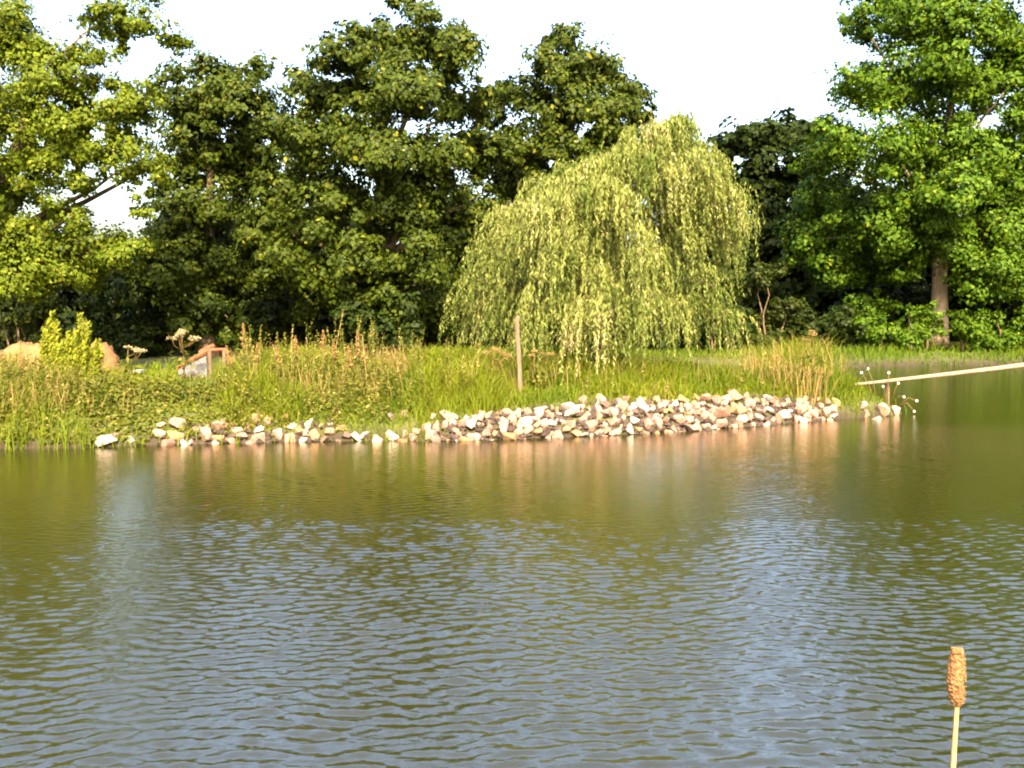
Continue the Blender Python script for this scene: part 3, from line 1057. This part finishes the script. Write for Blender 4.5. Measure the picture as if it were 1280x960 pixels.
def fill_bank(name, label, px0, px1, depth_f, smin, smax, tries, maxn, cond=None):
    xa, xb = px_shore(px0, 550)[0], px_shore(px1, 522)[0]
    cx = (xa + xb) / 2
    root = empty(name, (cx, 16.0, 0.0), label, 'stones')
    pts = []
    xx = RNG.uniform(xa - .3, xb + .3, tries)
    yy = RNG.uniform(13.6, 19.2, tries)
    d = sdist(xx, yy)
    pp = px_of(xx, yy, .2)
    for x, y, dd, p in zip(xx, yy, d, pp):
        if p < px0 or p > px1 or dd < -.10 or dd > depth_f(p):
            continue
        if cond and random.random() > cond(p, dd):
            continue
        s = random.uniform(smin, smax) * (1.25 if random.random() < .12 else 1) * (.7 if random.random() < .25 else 1)
        if any((x - a) ** 2 + (y - b) ** 2 < (.33 * (s + c)) ** 2 for a, b, c in pts):
            continue
        pts.append((x, y, s))
        put_stone(x, y, s, root, random.uniform(-.03, .07))
        if len(pts) >= maxn:
            break
    return pts


main_pts = fill_bank('stone_bank', 'long heap of pinkish white stones along the water below the willow', 535, 1045,
                     lambda p: np.interp(p, [535, 560, 600, 660, 720, 800, 900, 1000, 1045], [.22, .40, .52, .63, .74, .81, .69, .52, .30]),
                     .14, .27, 20000, 298, lambda p, dd: 1.0 if dd < .55 or p > 690 else .55)
left_pts = fill_bank('stone_bank', 'narrow row of pale stones under the weeds at left', 196, 545,
                     lambda p: np.interp(p, [196, 300, 430, 470, 545], [.30, .42, .28, .16, .22]), .15, .28, 3600, 78, lambda p, dd: 1 if p < 430 else .35)

# dark chips added between the bank stones, coloured to deepen the gap shadows
M['gap_shade_rubble'] = noise_mat('gap_shade_rubble', [(.3, (.016, .011, .009)), (.7, (.06, .038, .028))], 9, .9, .5, 30)


def gap_shade_rubble(root, px0, px1, depth_f, n):
    xx = RNG.uniform(px_shore(px0, 550)[0] - .2, px_shore(px1, 522)[0] + .2, n * 6)
    yy = RNG.uniform(13.6, 19.0, n * 6)
    d = sdist(xx, yy)
    pp = px_of(xx, yy, .2)
    k = (pp > px0) & (pp < px1) & (d > -.08) & (d < depth_f(pp) + .05)
    xx, yy = xx[k][:n], yy[k][:n]
    zz = np.maximum(ground_z(xx, yy), -.03)
    parts = []
    for x, y, z in zip(xx, yy, zz):
        p = rdir(6) * np.array([1, 1, .7]) * random.uniform(.035, .085)
        # octahedron-like chip
        p = np.array([[1, 0, 0], [-1, 0, 0], [0, 1, 0], [0, -1, 0], [0, 0, .8], [0, 0, -.8]]) * random.uniform(.035, .085) + p * .35
        parts.append((p + np.array([x, y, z + .03]) - np.array(root.location),
                      [[0, 2, 4], [2, 1, 4], [1, 3, 4], [3, 0, 4], [2, 0, 5], [1, 2, 5], [3, 1, 5], [0, 3, 5]]))
    v, f = merge(parts)
    o = mesh('gap_shade_rubble', v, f, mat=M['gap_shade_rubble'], parent=root)
    o['kind'] = 'stuff'


BANKS = [o for o in bpy.data.objects if o.name.startswith('stone_bank')]
BANKS.sort(key=lambda o: -o.location.x)
gap_shade_rubble(BANKS[0], 540, 1045, lambda p: np.interp(p, [535, 560, 600, 660, 720, 800, 900, 1000, 1045], [.22, .40, .52, .63, .74, .81, .69, .52, .30]), 900)
gap_shade_rubble(BANKS[1], 196, 440, lambda p: 0 * p + .3, 260)

# scattered single stones
for px, py, s, var, lab in (
        (132, 553, .30, 1, 'large pale boulder at the left end of the shore'),
        (143, 545, .17, 4, 'small stone resting against the left-end boulder'),
        (164, 548, .20, 7, 'pale stone just right of the left-end boulder'),
        (456, 546, .24, 1, 'white flat stone alone by the water below the dry tuft'),
        (492, 543, .24, 7, 'rounded white stone in the middle of three lone shore stones'),
        (516, 546, .18, 1, 'small white stone at the right of three lone shore stones'),
        (488, 523, .20, 4, 'half buried stone in grass above the lone shore stones'),
        (505, 519, .20, 0, 'pink stone in grass above the lone shore stones'),
        (540, 522, .17, 7, 'lone stone in grass left of the big stone heap'),
        (1080, 508, .30, 1, 'upper pale stone at the tip of the point'),
        (1096, 521, .24, 7, 'lowest white stone at the tip of the point'),
        (1082, 517, .22, 3, 'small dull stone between the two pale tip stones'),
        (1104, 512, .34, 0, 'long pink stone at the tip of the point'),
        (1121, 513, .26, 5, 'outermost stone at the very tip of the point')):
    # distance from the shore line found along the pixel column
    best = None
    for yy in np.arange(13.8, 19.6, .03):
        xx = (px - 640) / F * (yy * cp + 1.7 * sp)
        zz = max(gz(xx, yy), 0.0) + s * .18
        py_ = 480 - F * (yy * sp + (zz - CZ) * cp) / (yy * cp - (zz - CZ) * sp)
        if best is None or abs(py_ - py) < best[0]:
            best = (abs(py_ - py), xx, yy)
    o = put_stone(best[1], best[2], s, None, 0.0, None, var, 'boulder' if s > .28 else 'stone')
    tag(o, lab, 'stone')

# ------------------------------------------------------------------ stake, pole, board, heap
M['wood_pale'] = noise_mat('wood_pale', [(.3, (.13, .085, .052)), (.7, (.26, .185, .125))], 6, .8, .5, 30, stretch=(4, 4, .5))
M['wood_brown'] = noise_mat('wood_brown', [(.3, (.075, .045, .026)), (.7, (.185, .125, .080))], 7, .9, .6, 30, stretch=(4, 4, .5))
M['wood_red'] = noise_mat('wood_red', [(.3, (.12, .032, .014)), (.7, (.22, .07, .03))], 8, .85, .4, 30)
M['board_grey'] = noise_mat('board_grey', [(.3, (.085, .08, .08)), (.7, (.135, .125, .122))], 3, .7, .3, 20)
M['earth'] = noise_mat('earth', [(.3, (.12, .055, .018)), (.7, (.20, .105, .042))], 3, .95, .8, 10)
M['white_slab'] = noise_mat('white_slab', [(.3, (.40, .35, .30)), (.7, (.52, .47, .42))], 3, .8, .3, 20)

pb = at(650, 500, 16.35)
root = empty('wooden_stake', (pb[0], 16.35, gz(pb[0], 16.35) - .12), 'thin upright wooden stake at the top edge of the stones', 'stake')
pt = at(647, 398, 16.35) - np.array(root.location)
t = np.linspace(0, 1, 9)[:, None]
path = pt * t + np.array([.012, 0, 0]) * np.sin(t * 5)
v, fc = tube(path, np.linspace(.040, .034, 9), 8, .07)
mesh('post', v, fc, mat=M['wood_brown'], parent=root, smooth=False)
v, fc = tube(np.array([pt + [0, 0, -.01], pt + [.004, 0, .03], pt + [.008, 0, .05]]), [.037, .030, .012], 8, .1)
mesh('split_top', v, fc, mat=M['wood_brown'], parent=root)

# pale pole from the point to the right bank
a = at(1066, 481, 18.9)
b = at(1280, 454, 19.9)
dirv = (b - a)
e = a + dirv * 2.05
root = empty('wooden_pole', tuple(a), 'long pale pole reaching over the water from the tip of the point', 'pole')
t = np.linspace(0, 1, 16)[:, None]
pp = (e - a) * t + np.array([0, 0, -.04]) * np.sin(np.pi * t)
v, fc = tube(pp, np.interp(t[:, 0], [0, .5, 1], [.028, .052, .065]), 8, .03)
mesh('shaft', v, fc, mat=M['wood_pale'], parent=root, smooth=True)
# low stump the pole lies on
s = at(1109, 487, 19.25)
root = empty('short_stake', (s[0], 19.25, gz(s[0], 19.25) - .05), 'short stub of a stake under the pale pole', 'stake')
hgt = (a + dirv * .205)[2] - .04 - root.location.z
v, fc = tube(np.array([[0, 0, 0], [.01, 0, hgt * .5], [0, 0, hgt]]), [.050, .045, .040], 8, .06)
mesh('post', v, fc, mat=M['bark'], parent=root)

# right bank support for the pole
rb = empty('short_stake', (e[0] - .25, e[1] - .05, gz(e[0] - .25, e[1]) - .1), 'stake on the right bank under the far end of the pole', 'stake')
hgt = e[2] - .075 - rb.location.z
v, fc = tube(np.array([[0, 0, 0], [.01, 0, hgt * .5], [0, 0, hgt]]), [.07, .065, .06], 8, .06)
mesh('post', v, fc, mat=M['bark_pale'], parent=rb)


def prism(poly, thick):
    """polygon in the xz plane given depth"""
    n = len(poly)
    v = [(p[0], -thick / 2, p[1]) for p in poly] + [(p[0], thick / 2, p[1]) for p in poly]
    f = [list(range(n)), list(range(2 * n - 1, n - 1, -1))]
    f += [[i, i + n, (i + 1) % n + n, (i + 1) % n] for i in range(n)]
    return np.array(v), f


D = 19.2
q = [at(*p, D) for p in ((222, 482), (224, 462), (258, 445), (260, 482))]
bx = q[0][0]
root = empty('leaning_board', (bx, D, gz(bx, D) - .05), 'grey sloping board with rust-red timbers on top, in the left-hand weeds', 'board')
org = np.array(root.location)
poly = [((p - org)[0], (p - org)[2]) for p in q]
v, fc = prism(poly, .05)
mesh('panel', v, fc, mat=M['board_grey'], parent=root)
for (p0, p1, r, dy) in (((222, 461), (262, 437), .045, .14), ((262, 438), (284, 437), .035, .16), ((250, 441), (268, 432), .05, .22)):
    a_ = at(*p0, D + dy) - org
    b_ = at(*p1, D + dy) - org
    v, fc = tube(np.stack([a_, (a_ + b_) / 2 + [0, 0, .01], b_]), [r, r * .95, r * .9], 6, .08)
    mesh('timber', v, fc, mat=M['wood_red'], parent=root)
for px in (262, 280):
    a_ = at(px, 438, D + .12) - org
    v, fc = tube(np.stack([[a_[0], a_[1], 0.0], a_ * [1, 1, .5], a_]), [.04, .04, .035], 6, .06)
    mesh('support', v, fc, mat=M['bark'], parent=root)

# white slab
s0 = at(169, 464, 19.4)
root = empty('white_slab', (s0[0], 19.4, gz(s0[0], 19.4) - .02), 'small white slab lying on blocks left of the grey board', 'slab')
hh = s0[2] - root.location.z
v, fc = prism([(-.15, hh - .03), (.13, hh - .035), (.14, hh + .03), (-.14, hh + .035)], .22)
mesh('slab', v, fc, mat=M['white_slab'], parent=root)
for sx in (-.09, .08):
    v, fc = prism([(sx - .05, 0), (sx + .05, 0), (sx + .045, hh - .032), (sx - .045, hh - .032)], .16)
    mesh('block', v, fc, mat=M['wood_red'], parent=root)

# tan earth heap
D = 22.5
c0 = at(50, 460, D)
root = empty('earth_heap', (c0[0], D, gz(c0[0], D) - .1), 'low heap of tan earth behind the saplings at the left edge', 'earth heap')
nx, ny = 60, 24
U, Vv = np.meshgrid(np.linspace(-1, 1, nx), np.linspace(-1, 1, ny))
prof = np.interp(U, [-1, -.8, -.35, -.25, .55, .8, 1], [0, .52, .58, .80, .82, .74, 0])
hz = prof * np.clip((1 - np.abs(Vv) ** 2.5) * 1.6, 0, 1)
hz += .05 * vnoise(U * 3, Vv * 2, 3, 2) * (hz > .05) + .02 * RNG.normal(size=U.shape) * (hz > .05)
hz += .035 * vnoise(U * 9, Vv * 5, 2.2, 6) * (hz > .05) + .03 * RNG.normal(size=U.shape) * (hz > .05)
v = np.stack([U * 1.75 + .03 * RNG.normal(size=U.shape), Vv * .9, hz * (1.20 - root.location.z) / .86], -1).reshape(-1, 3)
i = (np.arange(ny - 1)[:, None] * nx + np.arange(nx - 1)[None, :]).ravel()
mesh('mound', v, quads=np.stack([i, i + 1, i + nx + 1, i + nx], -1), mat=M['earth'], parent=root, smooth=False)

# ------------------------------------------------------------------ white flowers at the tip
base = at(1108, 500, 18.75)
root = empty('white_flowering_plant', (base[0], 18.75, gz(base[0], 18.75) - .03), 'plant with small white flowers at the tip of the point, by the pole', 'plant')
org = np.array(root.location)
for px, py, d in ((1077, 466, 18.7), (1085, 461, 18.7), (1111, 466, 18.7), (1123, 479, 18.6), (1104, 483, 18.6), (1130, 496, 18.5), (1146, 501, 18.5), (1143, 514, 18.45)):
    e_ = at(px, py, d) - org
    s_ = np.array([e_[0] * .45, e_[1] * .5, .0])
    stem_tube(root, np.stack([s_, (s_ + e_) / 2 + [0, 0, .10], e_]), [.011, .009, .007], 'straw', 'stem')
    k = 14
    a_ = RNG.uniform(0, 6.283, k)
    o_ = np.stack([np.cos(a_), np.zeros(k), np.sin(a_)], -1)
    v, q = leaves(e_ + o_ * .013, unit(np.array([0, -1.0, .4]) + RNG.normal(0, .4, (k, 3))), o_, np.full(k, .028), np.full(k, .019))
    mesh('flower', v, quads=q, mat=M['petal'], parent=root, tint=RNG.uniform(0, 1, k))

# ------------------------------------------------------------------ cattail close to the camera
D = 2.15
top = at(1197, 809, D)
bot = at(1196, 884, D)
foot_px = at(1191, 962, D)
root = empty('cattail', (foot_px[0] - .035, D, -.35), 'single orange-brown cattail head on a pale stalk in front of the water', 'cattail')
org = np.array(root.location)
M['cattail_head'] = noise_mat('cattail_head', [(.3, (.11, .048, .016)), (.55, (.21, .105, .038)), (.75, (.33, .20, .085))], 90, .9, .8, 160)
M['stalk'] = noise_mat('stalk', [(.3, (.24, .14, .05)), (.7, (.36, .24, .11))], 20, .7, .2, 60, stretch=(4, 4, .4))
bt = bot - org
path = np.stack([np.array([0, 0, 0]), np.array([.012, 0, bt[2] * .45]), (foot_px - org), bt, bt + [0, 0, .03]])
v, fc = tube(path, [.0085, .0075, .0062, .0052, .005], 10)
mesh('stalk', v, fc, mat=M['stalk'], parent=root, smooth=True)
nz, na = 54, 36
L = (top - bot)[2]
tt = np.linspace(0, 1, nz)
rr = np.interp(tt, [0, .04, .12, .3, .55, .78, .92, .98, 1], [.004, .009, .0150, .0178, .0176, .0155, .0132, .0115, .002])
ang = np.linspace(0, 2 * np.pi, na, endpoint=False)
cen = bt[None, :] + (top - bot)[None, :] * tt[:, None] + np.stack([-.004 * np.sin(np.pi * tt), 0 * tt, 0 * tt], -1)
lump = RNG.normal(0, 1, (nz, na))
lump = (lump + np.roll(lump, 1, 0) + np.roll(lump, 1, 1) + np.roll(lump, (1, 1), (0, 1))) / 2
R_ = rr[:, None] * (1 + .06 * lump)
v = np.stack([cen[:, 0:1] + R_ * np.cos(ang), cen[:, 1:2] + R_ * np.sin(ang), np.repeat(cen[:, 2:3], na, 1)], -1).reshape(-1, 3)
fc = []
for i in range(nz - 1):
    for j in range(na):
        fc.append([i * na + j, i * na + (j + 1) % na, (i + 1) * na + (j + 1) % na, (i + 1) * na + j])
fc += [list(range(na))[::-1], [(nz - 1) * na + j for j in range(na)]]
head = mesh('seed_head', v, fc, mat=M['cattail_head'], parent=root)
k = 420
tt = RNG.uniform(.02, 1, k)
a_ = RNG.uniform(0, 6.283, k)
o_ = np.stack([np.cos(a_), np.sin(a_), np.zeros(k)], -1)
c = bt + (top - bot) * tt[:, None] + o_ * (np.interp(tt, [0, .12, .3, .8, 1], [.006, .0145, .0178, .0155, .011]) + .001)[:, None]
v, q = leaves(c, unit(np.cross(o_, np.array([0, 0, 1.0])) + RNG.normal(0, .3, (k, 3))), o_ + RNG.normal(0, .5, (k, 3)), RNG.uniform(.003, .006, k), RNG.uniform(.002, .003, k))
fl = mesh('fluff', v, quads=q, mat=M['straw'], parent=head, tint=RNG.uniform(.3, 1, k))
fl['kind'] = 'stuff'
